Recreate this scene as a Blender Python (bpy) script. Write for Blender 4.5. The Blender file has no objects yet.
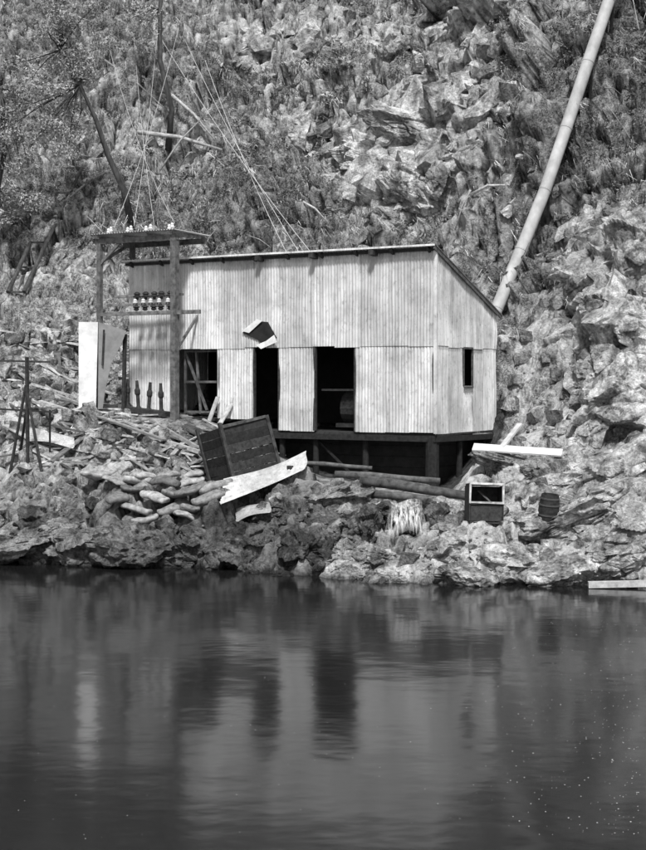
import bpy, bmesh, math, random
import numpy as np
from mathutils import Vector, Matrix
from mathutils.bvhtree import BVHTree
random.seed(7); rng=np.random.default_rng(7)
scene=bpy.context.scene
CAMZ=4.2; F=1400.0
# ------------------------------------------------------------------ helpers
def pos(u,v,d):
    """world point from a pixel position in the camera frame and a distance in metres"""
    return Vector(((u-323)*d/F, d, CAMZ-(v-380)*d/F))
def link(o,parent=None):
    scene.collection.objects.link(o)
    if parent: o.parent=parent
    return o
def empty(name,loc=(0,0,0)):
    e=bpy.data.objects.new(name,None); e.empty_display_size=.3
    return link(e)
# ---- numpy noise
def _h(ix,iy,iz,s):
    n=(ix.astype(np.int64)*374761393+iy.astype(np.int64)*668265263+iz.astype(np.int64)*1274126177+s*974634777)&0xffffffff
    n=((n^(n>>13))*1103515245)&0xffffffff
    n=((n^(n>>16))*2246822519)&0xffffffff
    return ((n^(n>>15))&0xffffff)/float(0xffffff)
def vnoise(P,s=0):
    i=np.floor(P); f=P-i; f=f*f*(3-2*f); i=i.astype(np.int64)
    r=0
    for a in (0,1):
        for b in (0,1):
            for c in (0,1):
                w=(f[:,0] if a else 1-f[:,0])*(f[:,1] if b else 1-f[:,1])*(f[:,2] if c else 1-f[:,2])
                r=r+w*_h(i[:,0]+a,i[:,1]+b,i[:,2]+c,s)
    return r*2-1
def fbm(P,o=4,s=0):
    r=0;a=1;t=0
    for k in range(o):
        r=r+a*vnoise(P*(2**k)+k*17.3,s+k);t+=a;a*=.5
    return r/t
def cells(P,s=0):
    i=np.floor(P).astype(np.int64); best=np.full(len(P),1e9); val=np.zeros(len(P)); second=np.full(len(P),1e9)
    for a in (-1,0,1):
        for b in (-1,0,1):
            for c in (-1,0,1):
                j0=i[:,0]+a;j1=i[:,1]+b;j2=i[:,2]+c
                cx=j0+_h(j0,j1,j2,s+1);cy=j1+_h(j0,j1,j2,s+2);cz=j2+_h(j0,j1,j2,s+3)
                dx=P[:,0]-cx;dy=P[:,1]-cy;dz=P[:,2]-cz
                d=dx*dx+dy*dy+dz*dz
                v=(_h(j0,j1,j2,s+4)-.5)+dx*(_h(j0,j1,j2,s+5)-.5)*1.3+dy*(_h(j0,j1,j2,s+6)-.5)*1.3+dz*(_h(j0,j1,j2,s+7)-.5)*1.3
                m=d<best
                second=np.where(m,best,np.minimum(second,d))
                val=np.where(m,v,val); best=np.where(m,d,best)
    return val, np.sqrt(second)-np.sqrt(best)
# ---- node materials
def mat(name):
    m=bpy.data.materials.new(name); m.use_nodes=True
    nt=m.node_tree; return m,nt,nt.nodes['Principled BSDF']
def N(nt,t,**k):
    n=nt.nodes.new(t)
    for a,b in k.items():
        if a in n.inputs: n.inputs[a].default_value=b
        else: setattr(n,a,b)
    return n
def noise(nt,scale,detail=5,rough=.6,vec=None,dist=0):
    n=N(nt,'ShaderNodeTexNoise'); n.inputs['Scale'].default_value=scale;n.inputs['Detail'].default_value=detail
    n.inputs['Roughness'].default_value=rough;n.inputs['Distortion'].default_value=dist
    if vec is not None: nt.links.new(vec,n.inputs['Vector'])
    return n.outputs['Fac']
def ramp(nt,fac,stops):
    r=N(nt,'ShaderNodeValToRGB'); e=r.color_ramp.elements
    while len(e)<len(stops): e.new(.5)
    for k,(p,c) in enumerate(stops):
        e[k].position=p; e[k].color=(c,c,c,1)
    nt.links.new(fac,r.inputs['Fac']); return r.outputs['Color']
def math_(nt,op,a,b,clamp=False):
    n=N(nt,'ShaderNodeMath',operation=op); n.use_clamp=clamp
    for k,x in enumerate((a,b)):
        if isinstance(x,(int,float)): n.inputs[k].default_value=x
        else: nt.links.new(x,n.inputs[k])
    return n.outputs[0]
def mixc(nt,fac,a,b,bt='MIX'):
    n=N(nt,'ShaderNodeMix',data_type='RGBA',blend_type=bt)
    for s,x in ((n.inputs[0],fac),(n.inputs[6],a),(n.inputs[7],b)):
        if isinstance(x,(int,float)):
            s.default_value = x if s==n.inputs[0] else (x,x,x,1)
        else: nt.links.new(x,s)
    return n.outputs[2]
def objco(nt,scale=(1,1,1),rot=(0,0,0)):
    g=N(nt,'ShaderNodeTexCoord'); m=N(nt,'ShaderNodeMapping'); m.inputs['Scale'].default_value=scale; m.inputs['Rotation'].default_value=rot
    nt.links.new(g.outputs['Object'],m.inputs['Vector']); return m.outputs['Vector']
def attr(nt,name):
    return N(nt,'ShaderNodeAttribute',attribute_name=name).outputs['Fac']
def bump(nt,b,h,strength,dist):
    n=N(nt,'ShaderNodeBump'); n.inputs['Strength'].default_value=strength;n.inputs['Distance'].default_value=dist
    nt.links.new(h,n.inputs['Height']); nt.links.new(n.outputs['Normal'],b.inputs['Normal'])
def simple(name,lo,hi,scale=6,stretch=(1,1,1),rough=.85,bmp=.3,tone=True,bd=.02):
    m,nt,b=mat(name); v=objco(nt,stretch)
    n=noise(nt,scale,5,.65,v)
    c=ramp(nt,n,[(.3,lo),(.7,hi)])
    if tone: c=mixc(nt,1.0,c,attr(nt,'tone'),'MULTIPLY')
    nt.links.new(c,b.inputs['Base Color']); b.inputs['Roughness'].default_value=rough
    b.inputs['Specular IOR Level'].default_value=.25
    if bmp: bump(nt,b,n,bmp,bd)
    return m
# ---- mesh accumulator
class MB:
    def __init__(s): s.v=[];s.f=[];s.t=[]
    def add(s,vs,fs,tone=1.0):
        o=len(s.v); s.v+= [tuple(x) for x in vs]; s.f+=[tuple(i+o for i in f) for f in fs]; s.t+=[tone]*len(vs)
    def beam(s,a,b,w,h,tone=1.0,up=(0,0,1),jit=0.0,cap=1.0):
        a=Vector(a);b=Vector(b);d=(b-a).normalized();up=Vector(up)
        if abs(d.dot(up))>.95: up=Vector((.5,.86,0))
        x=d.cross(up).normalized();y=x.cross(d).normalized()
        vs=[]
        for p,k in ((a,1),(b,cap)):
            for sx,sy in ((-1,-1),(1,-1),(1,1),(-1,1)):
                vs.append(p+x*sx*w/2*k+y*sy*h/2*k+Vector((random.uniform(-jit,jit) for _ in range(3))))
        s.add(vs,[(3,2,1,0),(4,5,6,7),(0,1,5,4),(1,2,6,5),(2,3,7,6),(3,0,4,7)],tone)
    def tube(s,pts,rs,seg=10,tone=1.0,wob=0):
        n=len(pts);vs=[];fs=[]
        pts=[Vector(p) for p in pts]
        for i,p in enumerate(pts):
            d=(pts[min(i+1,n-1)]-pts[max(i-1,0)]).normalized()
            up=Vector((0,0,1)) if abs(d.z)<.9 else Vector((0,1,0))
            x=d.cross(up).normalized();y=x.cross(d)
            for k in range(seg):
                a=2*math.pi*k/seg; r=rs[i]*(1+random.uniform(-wob,wob))
                vs.append(p+x*math.cos(a)*r+y*math.sin(a)*r)
        for i in range(n-1):
            for k in range(seg):
                k2=(k+1)%seg; fs.append((i*seg+k,i*seg+k2,(i+1)*seg+k2,(i+1)*seg+k))
        fs.append(tuple(range(seg))[::-1]); fs.append(tuple((n-1)*seg+k for k in range(seg)))
        s.add(vs,fs,tone)
    def lathe(s,base,prof,seg=12,tone=1.0,axis=(0,0,1)):
        base=Vector(base);ax=Vector(axis).normalized();x=ax.orthogonal().normalized();y=ax.cross(x)
        vs=[];fs=[]
        for r,z in prof:
            for k in range(seg):
                a=2*math.pi*k/seg; vs.append(base+ax*z+x*math.cos(a)*r+y*math.sin(a)*r)
        for i in range(len(prof)-1):
            for k in range(seg):
                k2=(k+1)%seg; fs.append((i*seg+k,i*seg+k2,(i+1)*seg+k2,(i+1)*seg+k))
        fs.append(tuple(range(seg))[::-1]);fs.append(tuple((len(prof)-1)*seg+k for k in range(seg)))
        s.add(vs,fs,tone)
    def obj(s,name,m,parent=None,smooth=False):
        me=bpy.data.meshes.new(name); me.from_pydata(s.v,[],s.f)
        at=me.attributes.new('tone','FLOAT','POINT'); at.data.foreach_set('value',np.array(s.t,dtype=np.float32))
        if smooth: me.polygons.foreach_set('use_smooth',[True]*len(me.polygons))
        me.materials.append(m); me.update()
        return link(bpy.data.objects.new(name,me),parent)
def np_mesh(name,V,Fc,tone,m,parent=None,k=4):
    me=bpy.data.meshes.new(name); me.vertices.add(len(V)); me.vertices.foreach_set('co',V.astype(np.float32).ravel())
    me.loops.add(Fc.size); me.loops.foreach_set('vertex_index',Fc.astype(np.int32).ravel())
    me.polygons.add(len(Fc)); me.polygons.foreach_set('loop_start',np.arange(len(Fc),dtype=np.int32)*k)
    me.update(calc_edges=True)
    if tone is not None:
        at=me.attributes.new('tone','FLOAT','POINT'); at.data.foreach_set('value',tone.astype(np.float32))
    me.materials.append(m)
    return link(bpy.data.objects.new(name,me),parent)

# ------------------------------------------------------------------ materials
m_ter,nt,b=mat('rock_and_soil')
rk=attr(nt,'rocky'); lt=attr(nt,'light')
vo=objco(nt); vs=objco(nt,(1,1,.5),(0,.6,0))
n1=noise(nt,.9,5,.7,vs,.4); n2=noise(nt,5,6,.8,vo); n3=noise(nt,22,3,.7,vo); n4=noise(nt,1.8,5,.74,vs,.6)
rock=mixc(nt,.4,ramp(nt,n4,[(.38,.05),(.46,.3),(.53,.62),(.64,.8)]),ramp(nt,n2,[(.38,.03),(.48,.34),(.58,.8)]))
soil=mixc(nt,.55,ramp(nt,n2,[(.4,.02),(.5,.19),(.6,.66)]),ramp(nt,n3,[(.4,.04),(.58,.5)]))
f=math_(nt,'ADD',rk,math_(nt,'MULTIPLY',math_(nt,'SUBTRACT',n1,.5),3.0))
f2=ramp(nt,f,[(.34,0),(.54,1)])
c=mixc(nt,f2,soil,rock)
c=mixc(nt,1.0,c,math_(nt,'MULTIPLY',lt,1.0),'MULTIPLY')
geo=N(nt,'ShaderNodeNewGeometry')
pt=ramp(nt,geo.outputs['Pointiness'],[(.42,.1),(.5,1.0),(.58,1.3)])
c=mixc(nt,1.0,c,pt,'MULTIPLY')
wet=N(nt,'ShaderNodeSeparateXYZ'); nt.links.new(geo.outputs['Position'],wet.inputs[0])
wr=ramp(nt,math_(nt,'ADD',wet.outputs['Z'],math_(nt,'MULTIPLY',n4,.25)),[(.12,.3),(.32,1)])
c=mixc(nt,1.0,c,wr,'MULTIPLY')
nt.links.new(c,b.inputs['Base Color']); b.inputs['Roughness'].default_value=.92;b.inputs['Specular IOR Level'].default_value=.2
bump(nt,b,n2,1.0,.3)
def rockmat(name,lo,hi,sc=4,patchlo=.4,bd=.25):
    m,nt,b=mat(name); v=objco(nt); v0=objco(nt,(1,1,.5),(0,.6,0))
    a=noise(nt,sc,6,.78,v,.5); d=noise(nt,sc*5,4,.7,v); e=noise(nt,1.3,4,.7,v0,.5)
    c=mixc(nt,.4,ramp(nt,a,[(.37,lo),(.46,lo*.5+hi*.4),(.6,hi)]),ramp(nt,d,[(.36,lo),(.62,hi)]))
    c=mixc(nt,1.0,c,ramp(nt,e,[(.4,patchlo),(.56,1.1)]),'MULTIPLY')
    c=mixc(nt,1.0,c,attr(nt,'tone'),'MULTIPLY')
    geo=N(nt,'ShaderNodeNewGeometry'); wet=N(nt,'ShaderNodeSeparateXYZ'); nt.links.new(geo.outputs['Position'],wet.inputs[0])
    c=mixc(nt,1.0,c,ramp(nt,math_(nt,'ADD',wet.outputs['Z'],math_(nt,'MULTIPLY',a,.25)),[(.12,.3),(.32,1)]),'MULTIPLY')
    nt.links.new(c,b.inputs['Base Color']);b.inputs['Roughness'].default_value=.9;b.inputs['Specular IOR Level'].default_value=.2
    bump(nt,b,a,1.0,bd); return m
m_rock=rockmat('boulder_stone',.05,.72)
m_pale=rockmat('pale_quartzite',.1,.8,3.2,.4,.2)
def ironmat(name,base):
    m,nt,b=mat(name)
    v=objco(nt,(5,5,.35)); v2=objco(nt,(1,1,1)); v3=objco(nt,(14,14,.25)); v4=objco(nt,(3,3,2))
    a=noise(nt,1.2,5,.6,v); d=noise(nt,1.1,5,.7,v2); e=noise(nt,1.0,4,.6,v3); f4=noise(nt,3,6,.75,v4)
    c=mixc(nt,.5,ramp(nt,a,[(.28,base*.56),(.66,base*1.24)]),ramp(nt,e,[(.32,base*.56),(.66,base*1.18)]))
    c=mixc(nt,1.0,c,ramp(nt,d,[(.33,.68),(.6,1.06)]),'MULTIPLY')
    c=mixc(nt,1.0,c,ramp(nt,f4,[(.33,.62),(.46,1.0)]),'MULTIPLY')
    c=mixc(nt,1.0,c,attr(nt,'tone'),'MULTIPLY')
    nt.links.new(c,b.inputs['Base Color']); b.inputs['Roughness'].default_value=.6
    return m
m_iron=ironmat('weathered_corrugated_iron',.70)
m_dark=simple('interior_shade_black',.012,.03,5,tone=False,bmp=0)  # near-black colour stands in for shade inside and under the shed
m_wood=simple('weathered_timber',.08,.4,7,(1,1,1))
m_wood2=simple('pale_timber',.25,.65,7)
m_wdark=simple('dark_timber',.016,.06,12)
m_white=simple('white_paint',.5,.84,3.5,bmp=.1)
m_bag=simple('hessian_sandbag',.12,.44,9,bmp=.6)
m_pipe=simple('pipe_metal',.3,.55,2.5,(1,1,.6),rough=.6,bmp=.1)
m_porc=simple('glazed_porcelain',.65,.8,5,rough=.25,bmp=0)
m_brown=simple('dark_porcelain',.02,.05,5,rough=.25,bmp=0)
m_bark=simple('tree_bark',.025,.11,9,(1,1,.3))
m_log=simple('bleached_log',.2,.55,9,(1,1,1))
m_wire=simple('wire_metal',.45,.6,5,bmp=0)
def leafmat(name,lo,hi):
    m,nt,b=mat(name)
    c=mixc(nt,attr(nt,'tone'),lo,hi)
    nt.links.new(c,b.inputs['Base Color']); b.inputs['Roughness'].default_value=.6;b.inputs['Specular IOR Level'].default_value=.3
    return m
m_leaf=leafmat('foliage',.015,.24)
m_leaf2=leafmat('hazed_gum_foliage',.1,.45)  # leaf colours lightened to paint in haze over the gum trees
m_grass=leafmat('dry_grass',.1,.65)

# ------------------------------------------------------------------ terrain
cols=[
(-90,45,[(46,1),(48,2),(52,3.5),(56,6),(60,10)]),
(-16,33.6,[(34.2,.9),(36,1.9),(39,3.2),(42,5.2),(46,9)]),
(-9,32.4,[(33.1,.9),(34.5,1.8),(37,2.9),(40,4.2),(44,6.8)]),
(-6,31.9,[(32.5,.85),(34,1.8),(36.6,3.3),(40.5,3.7),(43.5,6.0)]),
(-3,31.1,[(31.8,.85),(33.2,1.75),(36,3.1),(40.8,3.2),(42.8,6)]),
(-1.4,30.7,[(31.4,.9),(32.7,1.75),(35.2,2.3),(39.6,2.5),(41.6,5.4)]),
(0,30.2,[(30.9,.9),(32.3,1.75),(34.6,1.7),(38.8,2.2),(40.8,5)]),
(3,29.2,[(30,.8),(31.6,1.35),(34,1.45),(37.3,1.9),(38.9,4.5)]),
(5.5,28.5,[(29.4,.7),(31.5,1.7),(33.2,2.65),(35.7,3.1),(37.6,5.6)]),
(8,28.3,[(29.2,1),(31,2.1),(33,3.3),(35,5.2),(37,8)]),
(14,28.5,[(29.4,1.2),(31,3),(33,5),(35,8),(37,11)]),
(90,24,[(25,1.2),(27,3),(29,5),(31,8),(33,11)])]
cx=np.array([c[0] for c in cols],float)
K=[]
for x,s,kn in cols:
    sl=1.12 if x<4 else 1.25
    last=kn[-1]
    K.append([(-60,9),(-10,6),(-2,2.6),(5,0.2),(8,-1.2),(s-5,-2),(s-1,-.6),(s,0)]+kn+[(last[0]+70,last[1]+70*sl),(last[0]+130,last[1]+70*sl+10)])
K=np.array(K)
def base_h(X,Y):
    out=np.zeros_like(X)
    ky=np.stack([np.interp(X,cx,K[:,j,0]) for j in range(K.shape[1])],1)
    kz=np.stack([np.interp(X,cx,K[:,j,1]) for j in range(K.shape[1])],1)
    out[:]=kz[:,0]
    for j in range(K.shape[1]-1):
        y0=ky[:,j];y1=ky[:,j+1]
        tt=np.clip((Y-y0)/(y1-y0),0,1)
        out=np.where(Y>=y0,kz[:,j]+(kz[:,j+1]-kz[:,j])*tt,out)
    return out
gx=np.concatenate([np.linspace(-90,-17,40)[:-1],np.arange(-17,14.5,.075),np.linspace(14.6,90,40)])
gy=np.concatenate([np.linspace(-60,27,40)[:-1],np.arange(27,43,.065),np.arange(43,66,.075),np.linspace(66.2,160,50)])
NX,NY=len(gx),len(gy)
X,Y=np.meshgrid(gx,gy); X=X.ravel();Y=Y.ravel()
Z=base_h(X,Y)
e=.5
nx=-(base_h(X+e,Y)-base_h(X-e,Y))/(2*e); ny=-(base_h(X,Y+e)-base_h(X,Y-e))/(2*e)
L=np.sqrt(nx*nx+ny*ny+1); nrm=np.stack([nx/L,ny/L,1/L],1)
P=np.stack([X,Y,Z],1)
tt=-(X-2.69)*.865+(Y-33.6)*.502; nn=(X-2.69)*.502+(Y-33.6)*.865
hill=np.clip((nn-4.2)/1.5,0,1); hill=np.maximum(hill,np.clip((X-5.6)/1.5,0,1)*np.clip((Y-33)/1.5,0,1))
hill=np.maximum(hill,np.clip((-X-9)/3,0,1)*np.clip((Y-39)/3,0,1))
yard=np.clip(1-np.maximum(np.maximum(-nn-1.2,nn-3.7)/1.0,np.maximum(-tt-.2,tt-10)/1.2),0,1)
def G(x0,z0,rx,rz): return np.exp(-((X-x0)/rx)**2-((Z-z0)/rz)**2)*hill
outc=np.clip(1.5*G(2.6,11.8,2.4,2.0)+.6*G(5.2,15.5,1.3,2.4)+.65*G(1.6,16.5,3,1.2)+1.2*G(7.8,6.2,1.4,2.8)+.4*G(-6,13,2,1.2)+.5*G(-3,17,2,1.4)+.4*G(-1,14,1.5,1.3),0,1.2)
low=np.clip((3.4-Z)/1.0,0,1)*(1-hill)
rocky=np.clip(outc+.62*low+.27+ .3*(X>5)*(Z<7),0,1.1)
W=P+.35*np.stack([fbm(P*.8,3,11),fbm(P*.8,3,12),fbm(P*.8,3,13)],1)
ca,ea=cells(W*np.array([.5,.5,.5]),20); cb,eb=cells(W*np.array([1.1,1.1,1.3]),40); cc,ec=cells(W*np.array([3.0,3.0,3.6]),60)
big=fbm(P*.16,3,3)
slabz=np.clip((X-4.6)/1.0,0,1)*(1-hill)
amp=.62*(1-hill)+.85*hill; amp=amp*(1-.93*yard)*(1-.5*slabz)
disp=amp*(.95*ca*(1-.1*hill)+.5*cb*(1-.5*slabz)+.22*cc*(1-.7*slabz)+.5*fbm(P*1.1,5,5)+.16*fbm(P*5,3,9))
disp-=amp*.25*np.clip(1-ea/.10,0,1)+amp*.12*np.clip(1-eb/.12,0,1)
disp+=hill*1.7*big*np.clip((nn-5)/3,0,1)
inwater=np.clip((Z+.9)/.9,0,1); disp*=.3+.7*inwater
far=((X<-17)|(X>14.5)|(Y>66)|(Y<27)); disp=np.where(far,disp*.6,disp)
V=P+nrm*disp[:,None]
idx=np.arange(NX*NY).reshape(NY,NX)
Fc=np.stack([idx[:-1,:-1],idx[:-1,1:],idx[1:,1:],idx[1:,:-1]],-1).reshape(-1,4)
ter=np_mesh('ground',V,Fc,None,m_ter)
a1=ter.data.attributes.new('rocky','FLOAT','POINT'); a1.data.foreach_set('value',rocky.astype(np.float32))
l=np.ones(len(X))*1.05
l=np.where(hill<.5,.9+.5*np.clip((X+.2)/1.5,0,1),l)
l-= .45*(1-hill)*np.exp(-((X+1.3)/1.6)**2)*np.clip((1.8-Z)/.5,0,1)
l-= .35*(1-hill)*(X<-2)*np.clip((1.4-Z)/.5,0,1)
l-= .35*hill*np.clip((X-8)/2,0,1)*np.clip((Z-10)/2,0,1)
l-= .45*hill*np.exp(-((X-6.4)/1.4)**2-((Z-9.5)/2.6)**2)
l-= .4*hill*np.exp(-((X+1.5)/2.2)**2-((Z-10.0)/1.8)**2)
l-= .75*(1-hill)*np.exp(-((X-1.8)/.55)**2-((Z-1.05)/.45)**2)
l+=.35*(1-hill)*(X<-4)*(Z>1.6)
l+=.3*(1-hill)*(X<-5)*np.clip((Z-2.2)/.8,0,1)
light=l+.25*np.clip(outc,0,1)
under=(tt>-.3)&(tt<5.3)&(nn>-.0)&(nn<3.9); light=np.where(under,.22,light)  # ground beneath the shed darkened to paint in its shade
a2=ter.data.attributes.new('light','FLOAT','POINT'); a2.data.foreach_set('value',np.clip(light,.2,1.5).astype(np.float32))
bvh=BVHTree.FromPolygons([tuple(x) for x in V],[tuple(x) for x in Fc.tolist()])
def g(x,y,dz=0.0):
    h=bvh.ray_cast(Vector((x,y,120)),Vector((0,0,-1)))[0]
    return Vector((x,y,(h.z if h else 0)+dz))
def seen(u,v,fwd=0.0):
    d=Vector(((u-323)/F,1,-(v-380)/F)).normalized()
    h,n,_,dist=bvh.ray_cast(pos(u,v,14),d)
    if h is None: h=pos(u,v,50)
    return h-d*fwd

# ------------------------------------------------------------------ water
m,nt,b=mat('river_water')
v=objco(nt,(.7,1.0,1)); a=noise(nt,.8,3,.5,v); c2=noise(nt,4.0,3,.5,v)
b.inputs['Base Color'].default_value=(.010,.010,.010,1); b.inputs['Roughness'].default_value=.125; b.inputs['IOR'].default_value=1.42
bump(nt,b,math_(nt,'ADD',a,math_(nt,'MULTIPLY',c2,.12)),.12,.12)
mb=MB(); mb.add([(-90,-60,0),(90,-60,0),(90,48,0),(-90,48,0)],[(0,1,2,3)]); mb.obj('river_water',m)

# ------------------------------------------------------------------ shed
def S(t,n,z): return Vector((2.69-.865*t+.502*n, 33.6+.502*t+.865*n, z))
TOP=7.32; FL=2.93; REAR=5.93; DEP=3.70; LEN=9.2; MID=5.07
shed=empty('corrugated_iron_shed')
def corr(mb,P0,U,Nn,u0,u1,zlo,zhi,pitch=.085,amp=.011,sheet=.68,off0=0.0):
    u=u0; k=0
    while u<u1-1e-3:
        w=min(sheet,u1-u); n=max(4,int(w/pitch*6)); tone=random.uniform(.76,1.12); off=off0+(k%2)*.006
        j0=random.uniform(-.035,.015); j1=random.uniform(-.015,.015)
        vs=[];fs=[]; R=4
        for i in range(n+1):
            uu=u+(w+.03)*i/n if u+w<u1-1e-3 else u+w*i/n
            o=off+amp*math.sin(2*math.pi*uu/pitch)
            hi=zhi(uu) if callable(zhi) else zhi; lo=zlo(uu) if callable(zlo) else zlo
            for r in range(R+1):
                z=lo+j0+(hi-lo-j0)*r/R
                q=P0+U*uu+Nn*(o+.014*math.sin(uu*3.1+r*1.7)); vs.append((q.x,q.y,z))
        for i in range(n):
            for r in range(R):
                a0=i*(R+1)+r; fs.append((a0,a0+R+1,a0+R+2,a0+1))
        mb.add(vs,fs,tone); u+=w;k+=1
U=Vector((-.865,.502,0)); Nf=Vector((-.502,-.865,0)); Vd=Vector((.502,.865,0)); Nr=Vector((.865,-.502,0))
C=Vector((2.69,33.6,0))
w=MB()
corr(w,C,U,Nf,0,LEN,MID-.03,TOP,off0=.02)
for a,bb,lo in ((.0,2.19,FL),(3.37,4.41,FL-.02),(5.20,6.30,3.2),(7.62,LEN,3.1)):
    corr(w,C,U,Nf,a,bb,lo,MID+.05)
w.obj('front_wall',m_iron,shed)
w=MB(); rt=lambda s:TOP-(TOP-REAR)*s/DEP-.02
win=(1.62,2.16,4.05,5.0)
corr(w,C,Vd,Nr,0,win[0],FL-.03,MID); corr(w,C,Vd,Nr,win[1],DEP,FL-.12,MID)
corr(w,C,Vd,Nr,win[0],win[1],FL-.03,win[2])
corr(w,C,Vd,Nr,0,DEP,MID-.05,rt,off0=.02)
w.obj('side_wall',m_iron,shed)
w=MB(); C2=S(LEN,0,0)
corr(w,C2,Vd,-Nr,0,DEP,3.0,rt); C3=S(0,DEP,0); corr(w,C3,U,Vd,0,LEN,FL-.1,REAR-.02)
w.obj('rear_walls',m_iron,shed)
w=MB(); u=-.12
while u<LEN+.15:
    ww=.68; n=40; tone=random.uniform(.85,1.05); vs=[];fs=[]
    for i in range(n+1):
        uu=min(u+ww*i/n,LEN+.15); o=.015*math.sin(2*math.pi*uu/.085)
        vs+= [S(uu,-.22,TOP+.13+o),S(uu,DEP+.2,REAR-.02+o)]
    for i in range(n): fs.append((2*i,2*i+2,2*i+3,2*i+1))
    w.add(vs,fs,tone); u+=ww
w.obj('roof',m_iron,shed)
w=MB()
w.beam(S(-.1,-.235,TOP+.105),S(LEN+.1,-.235,TOP+.105),.02,.045,1.2)
w.obj('eave_trim',m_iron,shed)
w=MB()
for k in range(10):
    t=.12+k*(LEN-.25)/9; w.beam(S(t,-.17,TOP+.045),S(t,DEP+.12,REAR-.1),.06,.10,1)
w.beam(S(-.1,-.06,TOP+.02),S(LEN+.1,-.06,TOP+.02),.05,.07)
w.beam(S(-.08,-.22,TOP+.06),S(-.08,DEP+.2,REAR-.09),.03,.1,3.0)
for t in (1.6,3.3,4.9): w.beam(S(t,-.3,TOP-.0),S(t,-.02,TOP-.02),.12,.12)
w.obj('rafters',m_wdark,shed)
w=MB()
for a in (2.19,3.37,4.41,5.2,6.3,7.62): w.beam(S(a,.045,FL),S(a,.045,MID+.05),.08,.08,1)
w.beam(S(0,.05,MID+.06),S(LEN,.05,MID+.06),.06,.08); w.beam(S(.04,.06,FL),S(.04,.06,TOP-.05),.1,.1)
w.beam(S(-.012,win[0],win[2]-.03),S(-.012,win[1],win[2]-.03),.07,.05,2.5); w.beam(S(-.012,win[0],win[3]),S(-.012,win[1],win[3]),.06,.05,2)
w.beam(S(-.01,win[0],win[2]),S(-.01,win[0],win[3]),.04,.05,2);w.beam(S(-.01,win[1],win[2]),S(-.01,win[1],win[3]),.04,.05,2)
w.obj('door_and_window_frames',m_wdark,shed)
w=MB(); w.beam(S(-.03,-.03,FL-.02),S(-.03,-.03,TOP),.08,.08,1.1); w.obj('corner_flashing',m_iron,shed)
w=MB()
w.beam(S(-.02,DEP/2,FL-.06),S(6.0,DEP/2,FL-.06),DEP-.1,.05,1)
w.beam(S(5.9,DEP/2,3.15),S(LEN,DEP/2,3.15),DEP-.1,.06,1)
w.obj('floor',m_wdark,shed)
w=MB()
w.beam(S(-.02,.03,FL-.15),S(5.3,.03,FL-.15),.12,.14,.6); w.beam(S(0,.0,FL-.15),S(0,DEP,FL-.2),.12,.14,.6)
for t,n in ((.12,.1),(2.0,.2),(3.4,.15),(4.4,.15),(1.2,2),(3,2),(.1,1.6),(.1,3.4),(2,3.5),(4.3,2.4)):
    p=S(t,n,0); q=g(p.x,p.y,-.15)
    r=.17 if n<.2 and t<.2 else .08
    w.tube([q,Vector((p.x,p.y,FL-.09))],[r,r*.93],9,.5,.05)
w.beam(S(2.0,.2,1.5),S(3.4,.2,2.7),.05,.05,.5); w.beam(S(.2,1.5,1.6),S(.1,3.3,2.7),.06,.06,.6)
w.obj('stumps_and_bearers',m_wdark,shed)
w=MB()
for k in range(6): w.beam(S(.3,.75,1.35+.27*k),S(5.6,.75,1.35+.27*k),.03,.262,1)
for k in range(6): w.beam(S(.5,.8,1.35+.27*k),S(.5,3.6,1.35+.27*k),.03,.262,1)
w.obj('underfloor_shade_boards',m_dark,shed)  # dark boards added to deepen the shade below the floor
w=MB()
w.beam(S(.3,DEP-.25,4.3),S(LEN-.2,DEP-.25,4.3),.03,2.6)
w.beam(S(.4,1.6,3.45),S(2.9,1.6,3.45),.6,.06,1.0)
w.obj('interior_shade_backing',m_dark,shed)  # backing wall and bench coloured near-black to paint the dim inside
w=MB()
c0=S(2.7,1.3,FL); w.lathe(c0+Vector((0,0,.55)),[(.1,-.5),(.42,-.42),(.45,0),(.42,.42),(.1,.5)],18,1,(-.865,.502,0))
w.beam(c0+Vector((0,0,.06)),c0+Vector((0,0,.16)),1.1,.8)
w.beam(S(3.37,.4,3.95),S(2.19,.4,3.95),.04,.05,.8)
w.obj('generator',m_wdark,shed)
w=MB()
a,b_=6.42,7.5
for (p,q) in (((a,3.3),(a,5.0)),((b_,3.3),(b_,5.0)),((a,3.35),(b_,3.35)),((a,4.97),(b_,4.97)),((a,4.15),(b_,4.15)),((7.0,3.3),(7.15,5.0)),((b_,4.95),(6.8,3.4))):
    w.beam(S(p[0],.22,p[1]),S(q[0],.22,q[1]),.05,.06,.5)
w.obj('braced_door',m_wood,shed)
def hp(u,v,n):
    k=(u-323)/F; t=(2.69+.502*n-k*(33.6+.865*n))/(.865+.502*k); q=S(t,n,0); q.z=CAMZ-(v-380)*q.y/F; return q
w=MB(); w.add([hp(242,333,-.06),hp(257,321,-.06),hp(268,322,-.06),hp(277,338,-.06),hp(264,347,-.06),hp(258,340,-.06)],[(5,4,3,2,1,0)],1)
w.obj('hatch_shade_panel',m_dark,shed)  # near-black panel on the wall paints the shaded hole of the hatch
w=MB()
def slab(pts,th,tone=1):
    n=len(pts); w.add(list(pts)+[p+Vector((.3,.9,.1))*th for p in pts],[tuple(range(n)),tuple(range(2*n-1,n-1,-1))]+[(i,(i+1)%n,(i+1)%n+n,i+n) for i in range(n)],tone)
slab([hp(256,345,-.075),hp(261,349,-.1),hp(277,342,-.14),hp(274,335,-.14),hp(266,341,-.1)],.012,1.15)
slab([hp(242,331,-.075),hp(257,319,-.08),hp(262,321,-.11),hp(249,333,-.09)],.012,1.0)
w.obj('hatch_leaf',m_white,shed)

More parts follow.
